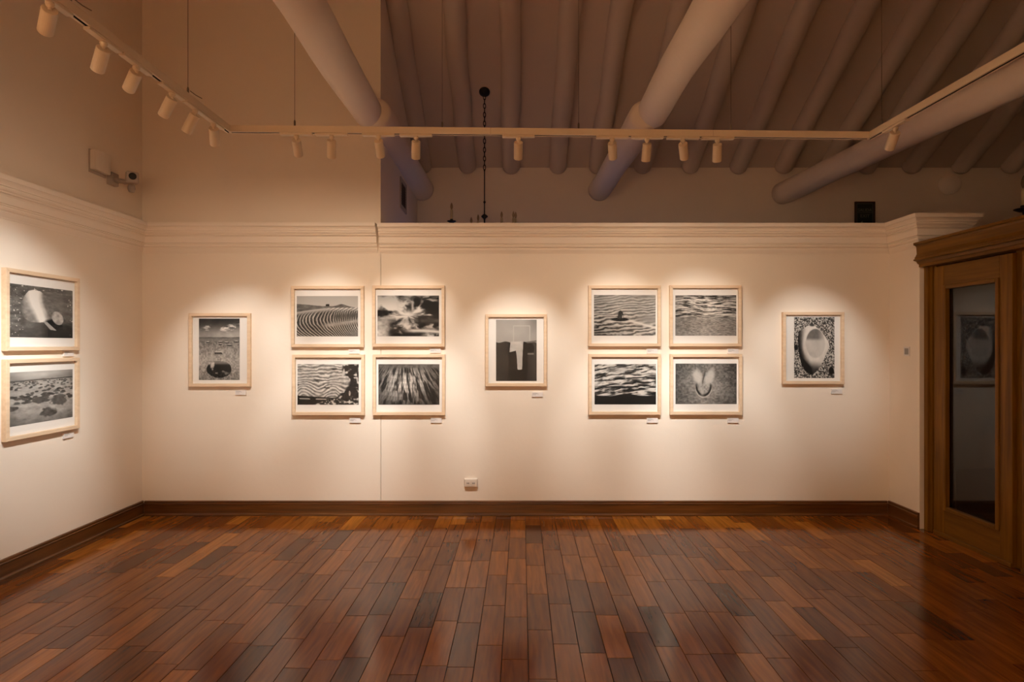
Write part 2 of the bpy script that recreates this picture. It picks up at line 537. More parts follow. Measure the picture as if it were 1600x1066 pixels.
# ------------------------------------------------------------------ wooden door screen at the right
DX = 3.36
bm = bmesh.new()
hd = [(-0.085, 2.336), (-0.085, 2.318), (-0.07, 2.312), (-0.062, 2.300), (-0.058, 2.245), (-0.068, 2.225), (-0.075, 2.215), (-0.075, 2.205), (-0.085, 2.200), (-0.085, 2.190), (-0.062, 2.184), (-0.050, 2.165), (-0.040, 2.160), (-0.040, 2.138), (0.10, 2.138), (0.10, 2.336)]
prism(bm, [(DX + a, b) for a, b in hd], 'y', 2.93, 4.70)
hdo = tag(obj('trim_3', bm, M['doory']), 'moulded brown wooden header above the glazed doors', 'door frame', kind='structure')
for y0, y1 in ((4.62, 4.697), (3.805, 3.885), (2.99, 3.07)):
    bm = bmesh.new()
    if y0 > 4.5:
        box(bm, DX + 0.0, DX + 0.09, 4.655, y1, 0, 2.138)
        box(bm, DX + 0.018, DX + 0.09, 4.632, 4.655, 0, 2.138)
        box(bm, DX + 0.032, DX + 0.09, 4.603, 4.632, 0, 2.138)
    else:
        box(bm, DX + 0.045, DX + 0.09, y0 - 0.005, y1 + 0.005, 0, 2.138)
    obj('jamb', bm, M['door'], hdo)

def make_door(y0, y1, n, lab):
    r = tag(empty('door_%d' % n, (DX, (y0 + y1) / 2, 0)), lab, 'door', kind='structure')
    W = (y1 - y0) / 2
    X0, X1 = 0.012, 0.055
    gw = 0.228        # half glass width
    gz0, gz1 = 0.245, 1.94
    for a, b in ((-W, -gw - 0.028), (gw + 0.028, W)):
        bxo('stile', (X0, X1, a, b, 0.03, 2.125), M['door'], r, 0.004)
    bxo('top_rail', (X0, X1, -gw - 0.028, gw + 0.028, gz1 + 0.03, 2.125), M['doory'], r, 0.003)
    bxo('bottom_rail', (X0 + 0.004, X1, -gw - 0.028, gw + 0.028, 0.03, gz0 - 0.03), M['doory'], r, 0.003)
    bxo('sill', (X0 - 0.012, X1, -W, W, 0.0, 0.03), M['doory'], r, 0.004)
    for a, b, c, d, mt in ((-gw - 0.03, -gw, gz0 - 0.03, gz1 + 0.03, 'door'), (gw, gw + 0.03, gz0 - 0.03, gz1 + 0.03, 'door'),
                       (-gw, gw, gz1, gz1 + 0.03, 'doory'), (-gw, gw, gz0 - 0.03, gz0, 'doory')):
        bm = bmesh.new()
        box(bm, X0 - 0.010, X1 - 0.004, a, b, c, d, 0.006)
        obj('bead', bm, M[mt], r)
    bxo('glass_pane', (0.034, 0.038, -gw, gw, gz0, gz1), M['dglass'], r)
    return r
make_door(3.882, 4.60, 1, 'brown wooden door with one tall glass pane beside the white return wall')
make_door(3.075, 3.808, 2, 'brown wooden door cut off by the right edge of the picture')

# ------------------------------------------------------------------ tie beams
def log_beam(pts, r0, r1, lab, end0=False, end1=False, seed=1, wob=0.010, n=30):
    rg = random.Random(seed)
    a, b = Vector(pts[0]), Vector(pts[1])
    P_, R_ = [], []
    ph = [rg.uniform(0, 6) for _ in range(6)]
    for i in range(n):
        f = i / (n - 1)
        p = a.lerp(b, f)
        L_ = (b - a).length * f
        p.x += wob * (math.sin(L_ * 2.1 + ph[0]) + 0.6 * math.sin(L_ * 4.7 + ph[1]))
        p.z += wob * 0.7 * (math.sin(L_ * 1.7 + ph[2]) + 0.5 * math.sin(L_ * 5.1 + ph[3]))
        P_.append(p)
        R_.append((r0 + (r1 - r0) * f) * (1 + 0.03 * math.sin(L_ * 3.3 + ph[4])))
    if end1:
        d = (P_[-1] - P_[-2]).normalized(); e = P_[-1]; r = R_[-1]
        for k in (1, 2, 3, 4, 5):
            th = k / 5 * PI / 2
            P_.append(e + d * (0.6 * r * math.sin(th))); R_.append(r * max(0.06, math.cos(th)))
    if end0:
        d = (P_[0] - P_[1]).normalized(); e = P_[0].copy(); r = R_[0]
        for k in (1, 2, 3, 4, 5):
            th = k / 5 * PI / 2
            P_.insert(0, e + d * (0.6 * r * math.sin(th))); R_.insert(0, r * max(0.06, math.cos(th)))
    bm = bmesh.new(); tube(bm, P_, r0, 28, radii=R_)
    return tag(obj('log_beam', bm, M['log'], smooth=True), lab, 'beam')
log_beam([(-1.255, YN, 3.47), (-1.205, 4.86, 3.46)], 0.150, 0.128, 'near whitewashed log beam at left, ending rounded over the cornice crack', end1=True, seed=3)
log_beam([(-1.155, 4.86, 3.452), (-1.095, YF, 3.415)], 0.128, 0.138, 'far whitewashed log at left running along the vent wall', end0=True, seed=4, wob=0.006)
log_beam([(1.17, YN, 3.46), (1.175, 4.86, 3.455)], 0.150, 0.128, 'near whitewashed log beam at centre right with rounded end above the rail', end1=True, seed=9)
log_beam([(1.125, 4.86, 3.435), (1.065, YF, 3.40)], 0.128, 0.132, 'far whitewashed log at centre right reaching the far wall', end0=True, seed=6, wob=0.006)
log_beam([(4.107, YN, 3.364), (3.306, YF, 3.364)], 0.118, 0.130, 'whitewashed log beam slanting behind the right rail', seed=8, wob=0.006, n=60)
bm = bmesh.new()
lathe(bm, [(0.125, 0.0), (0.125, 0.03), (0.118, 0.06), (0.095, 0.09), (0.06, 0.108), (0.0, 0.115)], 28, mtx=Matrix.Rotation(PI / 2, 3, 'X'))
o = tag(obj('log_end', bm, M['log'], smooth=True), 'rounded plastered log end on the far wall right of the exit sign', 'beam')
o.location = (5.34, YF, 3.47)

# ------------------------------------------------------------------ lighting track
RZL, RZR = 2.852, 2.812
YT = 3.6
XTL, XTR = -1.772, 2.24
tr = tag(empty('track_rail', (0, YT, 2.83)), 'white suspended lighting rail turning along three sides of the room', 'light rail')
tr_inv = Matrix.Translation((0, -YT, -2.83))
def railseg(a, b, wdt=0.034, hgt=0.040):
    """bar between two points, with a dark groove along its underside"""
    a, b = Vector(a), Vector(b)
    d = (b - a).normalized(); s = d.cross(Vector((0, 0, 1))).normalized(); u = s.cross(d)
    bm = bmesh.new()
    pr = [(-wdt / 2, -hgt / 2), (-0.006, -hgt / 2), (-0.006, -hgt / 2 + 0.012), (0.006, -hgt / 2 + 0.012), (0.006, -hgt / 2), (wdt / 2, -hgt / 2), (wdt / 2, hgt / 2), (-wdt / 2, hgt / 2)]
    A = [bm.verts.new(a + s * p + u * q) for p, q in pr]; B = [bm.verts.new(b + s * p + u * q) for p, q in pr]
    n = len(pr)
    for i in range(n):
        f = bm.faces.new([A[i], A[(i + 1) % n], B[(i + 1) % n], B[i]])
        if i in (1, 2, 3): f.material_index = 1
    bm.faces.new(A[::-1]); bm.faces.new(B)
    bmesh.ops.recalc_face_normals(bm, faces=bm.faces)
    o = obj('rail', bm, M['white_metal'], tr)
    o.data.materials.append(M['slot'])
    o.matrix_parent_inverse = tr_inv
    return o
def rzx(x): return RZL + (RZR - RZL) * (x - XTL) / (XTR - XTL)
YTN = -1.55
railseg((XTL, YTN, RZL), (XTL, YT + 0.017, RZL))
for xa, xb in ((XTL + 0.017, -0.134), (-0.132, 1.25), (1.252, XTR - 0.017)):
    railseg((xa, YT, rzx(xa)), (xb, YT, rzx(xb)))
railseg((XTR, YT + 0.017, RZR), (XTR, 0.6, RZR - 0.035))
railseg((XTR, 0.598, RZR - 0.035), (XTR, YTN, RZR))
railseg((XTL + 0.017, YTN, RZL), (XTR - 0.017, YTN, RZR))
def wire(x, y, z):
    bm = bmesh.new(); tube(bm, [(x, y, z + 0.02), (x, y, roof(y) - 0.05)], 0.0016, 6)
    o = obj('suspension_wire', bm, M['wire'], tr); o.matrix_parent_inverse = tr_inv
    bm = bmesh.new(); lathe(bm, [(0, 0), (0.006, 0), (0.006, 0.03), (0.003, 0.04), (0, 0.04)], 10)
    o2 = obj('wire_grip', bm, M['wire'], tr); o2.matrix_parent_inverse = tr_inv
    for v in o2.data.vertices: v.co += Vector((x, y, z + 0.022))
for px in (460.5, 691, 904, 1142):
    x = (px - 800) / 900 * YT
    wire(x, YT, RZL + (RZR - RZL) * (x - XTL) / (XTR - XTL))
wire(XTL, 2.31, RZL); wire(XTL, 3.15, RZL); wire(XTR, 3.49, RZR); wire(XTR, 2.5, RZR - 0.013)
# loose loops of suspension wire beside the left grips
for y in (2.33, 3.17):
    bm = bmesh.new(); tube(bm, [(XTL, y, RZL + 0.05), (XTL + 0.02, y + 0.02, RZL + 0.035), (XTL + 0.05, y + 0.03, RZL + 0.02)], 0.0022, 6)
    o = obj('wire_tail', bm, M['wire'], tr); o.matrix_parent_inverse = tr_inv

def tmpl_body():
    bm = bmesh.new()
    lathe(bm, [(0, 0), (0.026, 0), (0.0275, -0.002), (0.0275, -0.108), (0.026, -0.110), (0.0245, -0.110), (0.0245, -0.085), (0, -0.085)], 28)
    return bm
_b = tmpl_body(); body_me = bpy.data.meshes.new('lamp_body'); _b.to_mesh(body_me); _b.free(); body_me.materials.append(M['white_metal'])
_b = bmesh.new(); lathe(_b, [(0, -0.088), (0.024, -0.088), (0.024, -0.0855), (0, -0.0855)], 24)
lens_me = bpy.data.meshes.new('lens'); _b.to_mesh(lens_me); _b.free(); lens_me.materials.append(M['lens'])
_b = bmesh.new(); box(_b, -0.101, 0.101, -0.015, 0.015, -0.013, 0.0, 0.002)
adapt_me = bpy.data.meshes.new('adapter'); _b.to_mesh(adapt_me); _b.free(); adapt_me.materials.append(M['white_metal'])
_b = bmesh.new(); lathe(_b, [(0, 0), (0.013, -0.001), (0.0165, -0.008), (0.013, -0.018), (0.008, -0.024), (0.007, -0.034), (0, -0.034)], 16)
joint_me = bpy.data.meshes.new('swivel_joint'); _b.to_mesh(joint_me); _b.free(); joint_me.materials.append(M['white_metal'])

def spotlight(x, y, zrail, target, lab, grp, power=1.0, along_y=False, angle=SPOT_ANGLE, watts=None, col=None, spill=1.0):
    z = zrail - 0.0206
    r = tag(empty('track_spotlight', (x, y, z)), lab, 'spotlight', grp)
    ad = mesh_obj('adapter', adapt_me, r)
    if along_y: ad.rotation_euler = (0, 0, PI / 2)
    mesh_obj('swivel_joint', joint_me, r, (0, 0, -0.012))
    top = Vector((0, 0, -0.042))
    d = (Vector(target) - (Vector((x, y, z)) + top)).normalized()
    q = Vector((0, 0, -1)).rotation_difference(d)
    bo = mesh_obj('lamp_body', body_me, r, top)
    bo.rotation_mode = 'QUATERNION'; bo.rotation_quaternion = q
    mesh_obj('lens', lens_me, bo)
    ld = bpy.data.lights.new('spot', 'SPOT')
    ld.energy = watts or LAMP_W * power
    ld.color = col or LAMP_COL
    ld.spot_size = math.radians(angle); ld.spot_blend = 0.85
    ld.shadow_soft_size = 0.022
    lo = bpy.data.objects.new('lamp_light', ld); COL.objects.link(lo)
    lo.parent = bo; lo.location = (0, 0, -0.1)
    if watts is None:      # soft spill around the beam of the same lamp
        l2 = bpy.data.lights.new('spill', 'SPOT')
        l2.energy = SPILL_W * spill; l2.color = SPILL_COL
        l2.spot_size = math.radians(104); l2.spot_blend = 0.7; l2.shadow_soft_size = 0.022
        lo2 = bpy.data.objects.new('lamp_spill', l2); COL.objects.link(lo2)
        lo2.parent = bo; lo2.location = (0, 0, -0.112)
    return r

def BW(px, py):  # point on the back wall
    return (px - 800) / 900 * YB, YB, 1.5 + (540 - py) / 900 * YB
ordn = ['leftmost', 'second', 'third', 'fourth', 'fifth', 'sixth', 'seventh', 'eighth', 'rightmost']
backs = [(463, (508, 525)), (518, (516, 685)), (591.5, (636, 525)), (650, (644, 685)), (810, (806, 585)), (956.5, (972, 525)), (1011, (980, 685)), (1067, (1099, 525)), (1121, (1107, 685))]
for i, (px, tg) in enumerate(backs):
    x = (px - 800) / 900 * YT
    zr = RZL + (RZR - RZL) * (x - XTL) / (XTR - XTL)
    lab = ('%s of the nine white cylinder spotlights on the back rail' % ordn[i]) if i in (0, 8) else '%s from left of the nine white cylinder spotlights on the back rail' % ordn[i]
    spotlight(x, YT, zr, BW(*tg), lab, 'white spotlights on the lighting rail', power=1.75 if i == 4 else (2.1 if i in (1, 3, 6, 8) else 1.0), angle=42 if i == 4 else (38 if i in (1, 3, 6, 8) else SPOT_ANGLE))
lefts = [(78, 'white spotlight at the top left, nearest the viewer on left rail', (XL, 3.6, 1.75)), (162, 'second white spotlight on the left rail from the top left', (XL, 3.72, 1.25)),
         (213, 'third spotlight on the left rail, its mouth rim glowing', (XL, 3.85, 1.65)), (269, 'fourth spotlight on the left rail, below the loose suspension wire', (XL, 3.8, 1.1)),
         (305, 'fifth spotlight on the left rail, tilted towards left wall', (XL, 3.8, 0.8)), (334, 'upright spotlight on left rail closest to the rail corner', BW(362, 575))]
for px, lab, tg in lefts:
    y = XTL * 900 / (px - 800)
    spotlight(XTL, y, RZL, tg, lab, 'white spotlights on the lighting rail', along_y=True, power=1.7 if px == 334 else 1.15, angle=38 if px == 334 else 36, spill=0.9 if px == 334 else 0.45)
spotlight(XTR, 3.366, RZR - 0.003, BW(1268, 570), 'single white spotlight hanging from the right rail', 'white spotlights on the lighting rail', along_y=True, power=1.45, angle=38)

# warm spotlights added on the unseen rail, to brighten the room by bounce
for i in range(4):
    x = XTL + 0.3 + i * 0.57
    spotlight(x, YTN, rzx(x), (x, YN, 1.2), 'added unseen fill spotlight on the rail behind the viewer', 'added fill spotlights behind the viewer', watts=FILL_W, col=FILL_COL, angle=80)
for i in range(5):
    y = -1.35 + i * 0.45
    spotlight(XTL, y, RZL, (XL, y, 1.2), 'added unseen fill spotlight on the left rail behind the viewer', 'added left rail fill spotlights behind the viewer', along_y=True, watts=FILL_W, col=FILL_COL, angle=80)

# ------------------------------------------------------------------ photograph prints (computed tones)
def vnoise(u, v, fx, fy, seed):
    rs = np.random.RandomState(seed)
    g = rs.rand(64, 64)
    x = u * fx; y = v * fy
    xi = np.floor(x).astype(int); yi = np.floor(y).astype(int)
    xf = x - xi; yf = y - yi
    xf = xf * xf * (3 - 2 * xf); yf = yf * yf * (3 - 2 * yf)
    a = g[yi % 64, xi % 64]; b = g[yi % 64, (xi + 1) % 64]; c = g[(yi + 1) % 64, xi % 64]; d = g[(yi + 1) % 64, (xi + 1) % 64]
    return (a * (1 - xf) + b * xf) * (1 - yf) + (c * (1 - xf) + d * xf) * yf
def fbm(u, v, fx, fy, seed, o=4):
    s = 0; t = 0; a = 1.0
    for k in range(o):
        s = s + a * vnoise(u, v, fx * 2 ** k, fy * 2 ** k, seed + k); t += a; a *= 0.55
    return s / t
def ss(a, b, x):
    t = np.clip((x - a) / (b - a), 0, 1)
    return t * t * (3 - 2 * t)
def mixv(a, b, t): return a * (1 - t) + b * t
def ell(u, v, cx, cy, rx, ry, rot=0.0):
    c, s = math.cos(rot), math.sin(rot)
    x = (u - cx) * c + (v - cy) * s; y = -(u - cx) * s + (v - cy) * c
    return np.sqrt((x / rx) ** 2 + (y / ry) ** 2)
def inpoly(u, v, pts):
    ins = np.zeros(u.shape, bool)
    n = len(pts)
    for i in range(n):
        x1, y1 = pts[i]; x2, y2 = pts[(i + 1) % n]
        c = ((y1 > v) != (y2 > v)) & (u < (x2 - x1) * (v - y1) / (y2 - y1 + 1e-9) + x1)
        ins ^= c
    return ins.astype(float)

def p_beach(u, v):
    sky = mixv(0.12, 0.62, ss(0.02, 0.30, v)) * (0.7 + 0.6 * fbm(u, v, 4, 6, 1))
    cl = fbm(u, v, 5, 16, 5); band = np.exp(-((v - 0.15) / 0.075) ** 2)
    sky = mixv(sky, 0.95, ss(0.55, 0.72, cl) * band * ss(0.1, 0.5, u + 0.2))
    gr = 0.55 + 0.5 * (fbm(u, v, 30, 40, 9, 3) - 0.5) + 0.10 * np.cos(v * 9)
    gr = mixv(0.42, gr, ss(0.31, 0.40, v))
    im = np.where(v < 0.31 + 0.01 * np.sin(u * 18), sky, gr)
    im = mixv(im, 0.22, np.exp(-((v - 0.312) / 0.008) ** 2) * 0.8)
    for cx, cy, rx in ((0.22, 0.39, 0.05), (0.53, 0.385, 0.07), (0.68, 0.395, 0.06), (0.92, 0.38, 0.07), (0.75, 0.435, 0.08), (0.53, 0.42, 0.04)):
        im = mixv(im, 0.12, 1 - ss(0.7, 1.2, ell(u, v, cx, cy, rx, 0.010)))
        im = mixv(im, 0.8, 1 - ss(0.7, 1.2, ell(u, v, cx, cy - 0.014, rx * 0.7, 0.006)))
    im = mixv(im, 0.75, inpoly(u, v, [(0.38, 0.55), (0.4, 0.535), (0.58, 0.52), (0.58, 0.56), (0.5, 0.575)]))
    im = mixv(im, 0.20, inpoly(u, v, [(0.38, 0.55), (0.56, 0.55), (0.58, 0.58), (0.39, 0.582)]))
    e = ell(u, v, 0.5, 0.83, 0.33, 0.145) + 0.25 * (fbm(u, v, 6, 6, 14) - 0.5)
    rock = 0.05 + 0.9 * ss(0.52, 0.68, fbm(u, v, 6, 9, 17)) * (0.4 + 0.6 * ss(0.95, 0.65, v))
    rock = mixv(rock, 0.85, np.exp(-((v - 0.715) / 0.03) ** 2) * 0.5)
    return mixv(im, rock, 1 - ss(0.92, 1.0, e))
def p_dunes(u, v):
    im = mixv(0.66, 0.74, v * 3)
    ridge = 0.20 + 0.05 * ss(0, 0.5, u) - 0.05 * np.exp(-((u - 0.73) / 0.08) ** 2) + 0.04 * ss(0.8, 1, u)
    far = 0.15 + 0.35 * fbm(u, v, 14, 22, 3)
    im = np.where(v > ridge, far, im)
    im = mixv(im, 0.05, inpoly(u, v, [(0.475, 0.205), (0.535, 0.195), (0.535, 0.26), (0.475, 0.26)]))
    w = fbm(u, v, 5, 5, 8)
    s0 = 0.40 - 0.10 * u - 0.05 * np.sin(u * 3)
    g = np.clip((v - s0) / (1 - s0), 0, 1)
    bow = 0.16 * (1 - 4 * (g - 0.42) ** 2)
    ph = (u + bow + 0.05 * (w - 0.5)) * (19.0 - 1.5 * v) * (1 + 0.0 * u)
    ph = np.where(u > 0.6, ph + (u - 0.6) * 10, ph)
    saw = (ph % 1.0)
    rip = mixv(0.12, 0.5, ss(0.25, 0.75, saw)) + 0.4 * np.exp(-((saw - 0.86) / 0.10) ** 2)
    rip = rip * (0.6 + 0.6 * w)
    up = mixv(0.75, 0.45, ss(0.0, 0.2, g)) + 0.25 * np.sin(2 * PI * (u * 14 + v * 16)) * ss(0.4, 0.7, u)
    dune = mixv(up * 0.9, rip, ss(0.04, 0.2, g))
    plate = np.exp(-((v - (0.74 - 0.20 * (u - 0.4))) / 0.055) ** 2) * ss(0.3, 0.6, u)
    dune = mixv(dune, 0.6 + 0.3 * (fbm(u, v, 20, 30, 11) - 0.5), plate)
    dune = mixv(dune, 0.12 + 0.3 * fbm(u, v, 30, 4, 13), np.exp(-((v - (0.50 - 0.10 * (u - 0.7))) / 0.06) ** 2) * ss(0.55, 0.7, u))
    dune = mixv(dune, 0.38 + 0.3 * (fbm(u, v, 24, 24, 15) - 0.5), ss(0.75, 0.95, u) * ss(0.78, 0.9, v))
    return np.where(v > s0, dune, im)
def p_clouds(u, v):
    dx, dy = u - 0.5, (v - 0.50)
    a = np.arctan2(dy, dx) / PI; r = np.sqrt(dx * dx * 0.7 + dy * dy)
    n = fbm(a + 1.3 + 0.15 * fbm(u, v, 5, 5, 2), r, 7, 5, 21, 5)
    im = ss(0.33, 0.66, n) * 0.9
    im = mixv(im, 0.95, np.exp(-((u - 0.48) / 0.16) ** 2 - ((v - 0.46) / 0.10) ** 2))
    im = mixv(im, 0.85, np.exp(-((np.abs(u - 0.45) - 0.12) / 0.02) ** 2) * ss(0.05, 0.2, v) * ss(0.45, 0.3, v) * 0.8)
    im = mixv(im, 0.1 + 0.25 * fbm(u, v, 20, 10, 4), np.exp(-((v - 0.62) / 0.06) ** 2) * (0.4 + 0.5 * (np.abs(u - 0.45) > 0.15)))
    im = mixv(im, 0.1, inpoly(u, v, [(0.66, 0.5), (1.0, 0.48), (1.0, 0.53), (0.72, 0.55), (0.70, 0.75), (0.67, 0.75)]) * 0.8)
    im = mixv(im, 0.9, np.exp(-((v - (0.86 + 0.2 * (u - 0.6) ** 2)) / 0.045) ** 2) * ss(0.35, 0.6, u))
    im = mixv(im, 0.7 * fbm(u, v, 10, 10, 31) + 0.35, ss(0.28, 0.1, u) * ss(0.5, 0.7, v))
    im = mixv(im, 0.1, 1 - ss(0.6, 1.1, ell(u, v, 0.28, 0.87, 0.09, 0.06)))
    return im * (1 - 0.25 * ss(0.35, 0.0, v))
def p_strata(u, v):
    w = 0.10 * fbm(u, v, 4, 3, 41) + 0.05 * np.sin(u * 14) * ss(0.35, 0.6, v) + 0.03 * fbm(u, v, 12, 9, 43)
    ph = (v + w * 1.6) * 22
    im = 0.62 + 0.30 * np.sin(2 * PI * ph * 0.55) * (0.3 + 0.9 * fbm(u, v, 5, 5, 46)) + 0.35 * (fbm(u, v, 22, 26, 44) - 0.5)
    im = mixv(im, 0.08, ss(0.66, 0.8, fbm(u, v, 5, 12, 47)) * 0.9)
    bot = ss(0.0, 0.02, v - (0.76 + 0.10 * u))
    im = mixv(im, 0.04, bot)
    im = mixv(im, 0.8, np.exp(-((v - (0.845 + 0.04 * u)) / 0.012) ** 2) * ss(0.58, 0.5, u) * (fbm(u, v, 6, 3, 50) > 0.42))
    edge = 0.70 + 0.14 * np.sin(v * 5.2 - 0.5) * ss(0.1, 0.5, v) + 0.05 * fbm(u, v, 6, 6, 53) - 0.3 * ss(0.8, 1.0, v)
    gv = 0.08 + 0.75 * ss(0.5, 0.72, fbm(u, v, 20, 15, 55, 4))
    im = mixv(im, gv, ss(-0.02, 0.03, u - edge))
    return mixv(im, 0.75, inpoly(u, v, [(0.72, 0.28), (0.76, 0.1), (0.78, 0.22), (0.745, 0.3)]))
def p_feather(u, v):
    dx, dy = u - 0.45, v + 0.75
    a = np.arctan2(dx, dy); r = np.sqrt(dx * dx + dy * dy)
    n = fbm(a * 1.4 + 2, r, 34, 4.5, 61, 3)
    tri = np.abs(((a * 34 + 0.5 * np.floor(r * 9)) % 1.0) - 0.5) * 2
    tri2 = ss(0.0, 0.9, tri + 0.9 * ((r * 9) % 1.0) - 0.6)
    im = 0.15 + 0.85 * ss(0.35, 0.62, n) * (0.72 + 0.28 * tri2)
    vg = np.exp(-((u - 0.45) / 0.42) ** 2 - ((v - 0.45) / 0.45) ** 2)
    im = im * (0.15 + 0.85 * vg)
    im = mixv(im, 0.18 + 0.25 * fbm(u, v, 24, 16, 66), ss(0.16, 0.04, v))
    return im
def p_cloth(u, v):
    im = 0.62 + 0.12 * (fbm(u, v, 3, 5, 71) - 0.5) - 0.15 * ss(0.3, 0.0, v) * ss(0.6, 1.0, u)
    for x in (0.43, 0.83): im = mixv(im, 0.72, np.exp(-((u - x) / 0.012) ** 2) * (v > 0.1))
    im = mixv(im, 0.72, np.exp(-((v - 0.10) / 0.008) ** 2) * (np.abs(u - 0.63) < 0.2))
    top = 0.365 + 0.01 * np.sin(u * 20)
    low = 0.085 + 0.05 * fbm(u, v, 3, 4, 73) + 0.06 * ss(0.75, 1.0, u)
    im = np.where(v > top, low, im)
    blk = inpoly(u, v, [(0.30, 0.40), (0.34, 0.37), (0.70, 0.36), (0.88, 0.385), (0.95, 0.46), (0.92, 0.53), (0.78, 0.53), (0.78, 0.8), (0.75, 1.01), (0.29, 1.01), (0.32, 0.60), (0.27, 0.54)])
    im = mixv(im, 0.006, blk)
    wh = inpoly(u, v, [(0.36, 0.355), (0.67, 0.35), (0.65, 0.6), (0.64, 0.81), (0.53, 0.815), (0.51, 0.6), (0.49, 0.505), (0.33, 0.53)])
    im = mixv(im, 0.72 + 0.22 * (fbm(u, v, 12, 16, 77) - 0.5), wh)
    im = mixv(im, 0.55, inpoly(u, v, [(0.78, 0.545), (0.93, 0.545), (0.93, 0.57), (0.78, 0.57)]) * 0.6)
    return mixv(im, 0.35, inpoly(u, v, [(0.74, 0.36), (1.0, 0.335), (1.0, 0.36), (0.76, 0.385)]))
def p_wake(u, v):
    w = fbm(u, v, 4, 5, 81)
    ph = (v * (18 - 5 * v) + 1.8 * u + 2.2 * w)
    k = ss(0.0, 0.6, v)
    im = 0.60 + (0.12 + 0.18 * k) * np.sin(2 * PI * ph) + 0.2 * (fbm(u, v, 10, 24, 83) - 0.5)
    im = im - 0.22 * ss(0.5, 1.0, v) * ss(0.8, 0.1, u) - 0.12 * ss(0.4, 0.0, u)
    im = mixv(im, 0.45 + 0.2 * fbm(u, v, 5, 12, 88), ss(0.5, 0.9, u) * np.exp(-((v - 0.6) / 0.12) ** 2))
    t = (v - (0.60 + 0.42 * (u - 0.5))) / 0.035
    im = mixv(im, 0.93, np.exp(-t * t) * ss(0.5, 0.6, u))
    sh = ell(u, v, 0.42, 0.60, 0.15, 0.05)
    im = mixv(im, 0.08, 1 - ss(0.8, 1.1, sh))
    im = mixv(im, 0.05 + 0.2 * fbm(u, v, 14, 14, 85), inpoly(u, v, [(0.38, 0.55), (0.40, 0.41), (0.43, 0.375), (0.465, 0.42), (0.485, 0.50), (0.48, 0.575), (0.39, 0.58)]))
    return mixv(im, 0.7, inpoly(u, v, [(0.455, 0.52), (0.475, 0.49), (0.48, 0.56), (0.46, 0.57)]))
def p_ripples(u, v):
    w = fbm(u, v, 3, 4, 91)
    n1 = fbm(u + 0.1 * w, v + 0.02 * np.sin(u * 9), 9, 60, 92, 3)
    topz = 0.12 + 1.0 * ss(0.30, 0.70, n1)
    fine = 0.58 + 0.20 * np.sin(2 * PI * (v * 34 + 1.6 * w + 0.4 * np.sin(u * 7))) + 0.5 * (fbm(u, v, 30, 60, 95, 2) - 0.5)
    im = mixv(topz, fine, ss(0.46, 0.62, v))
    im = im * (0.62 + 0.45 * np.exp(-((u - 0.5) / 0.4) ** 2))
    im = mixv(im, 0.85, np.exp(-((v - 0.46) / 0.05) ** 2 - ((u - 0.6) / 0.2) ** 2) * 0.5)
    return im * (1 - 0.35 * ss(0.14, 0.0, v))
def p_waves(u, v):
    q = v + 0.35 * u - 0.15 * u * u
    w = fbm(u, v, 4, 4, 101)
    n = fbm(u * 0.8 + 0.15 * w, q + 0.08 * w, 10, 30, 103, 4)
    im = 0.05 + 0.85 * ss(0.32, 0.72, n)
    im = mixv(im, 0.65, np.exp(-((u - 0.38) / 0.12) ** 2 - ((v - 0.15) / 0.12) ** 2) * 0.5)
    bot = 0.76 + 0.03 * np.sin(u * 9) + 0.05 * (fbm(u, v, 6, 2, 107) - 0.5)
    return mixv(im, 0.03 + 0.03 * fbm(u, v, 4, 30, 108), ss(-0.01, 0.02, v - bot))
def p_hoof(u, v):
    g = fbm(u, v, 40, 30, 111, 2)
    im = 0.34 + 0.35 * (g - 0.5) + 0.25 * (fbm(u, v, 3, 4, 112) - 0.5)
    glow = np.exp(-((u - 0.46) / 0.24) ** 2 - ((v - 0.55) / 0.42) ** 2)
    im = im + 0.26 * glow
    L_ = ell(u, v, 0.36, 0.33, 0.10, 0.24, -0.18); R_ = ell(u, v, 0.56, 0.33, 0.10, 0.26, 0.2)
    im = mixv(im, 0.85, (1 - ss(0.4, 1.05, L_)) * 0.8); im = mixv(im, 0.82, (1 - ss(0.4, 1.05, R_)) * 0.8)
    e = ell(u, v, 0.46, 0.55, 0.125, 0.25)
    ring = np.exp(-((e - 0.93) / 0.12) ** 2) * ss(0.44, 0.6, v)
    im = mixv(im, 0.04, ring)
    im = mixv(im, 0.9, np.exp(-((e - 1.12) / 0.05) ** 2) * ss(0.55, 0.7, v) * 0.7)
    im = mixv(im, 0.1, np.exp(-((u - 0.46 - 0.02 * np.sin(v * 9)) / 0.012) ** 2) * ss(0.05, 0.3, v) * ss(0.6, 0.4, v) * 0.7)
    im = mixv(im, 0.7, np.exp(-((u - 0.44) / 0.03) ** 2 - ((v - 0.70) / 0.09) ** 2))
    vg = ss(0.75, 0.3, np.sqrt(((u - 0.48)) ** 2 + (0.7 * (v - 0.5)) ** 2))
    return im * (0.5 + 0.5 * vg)
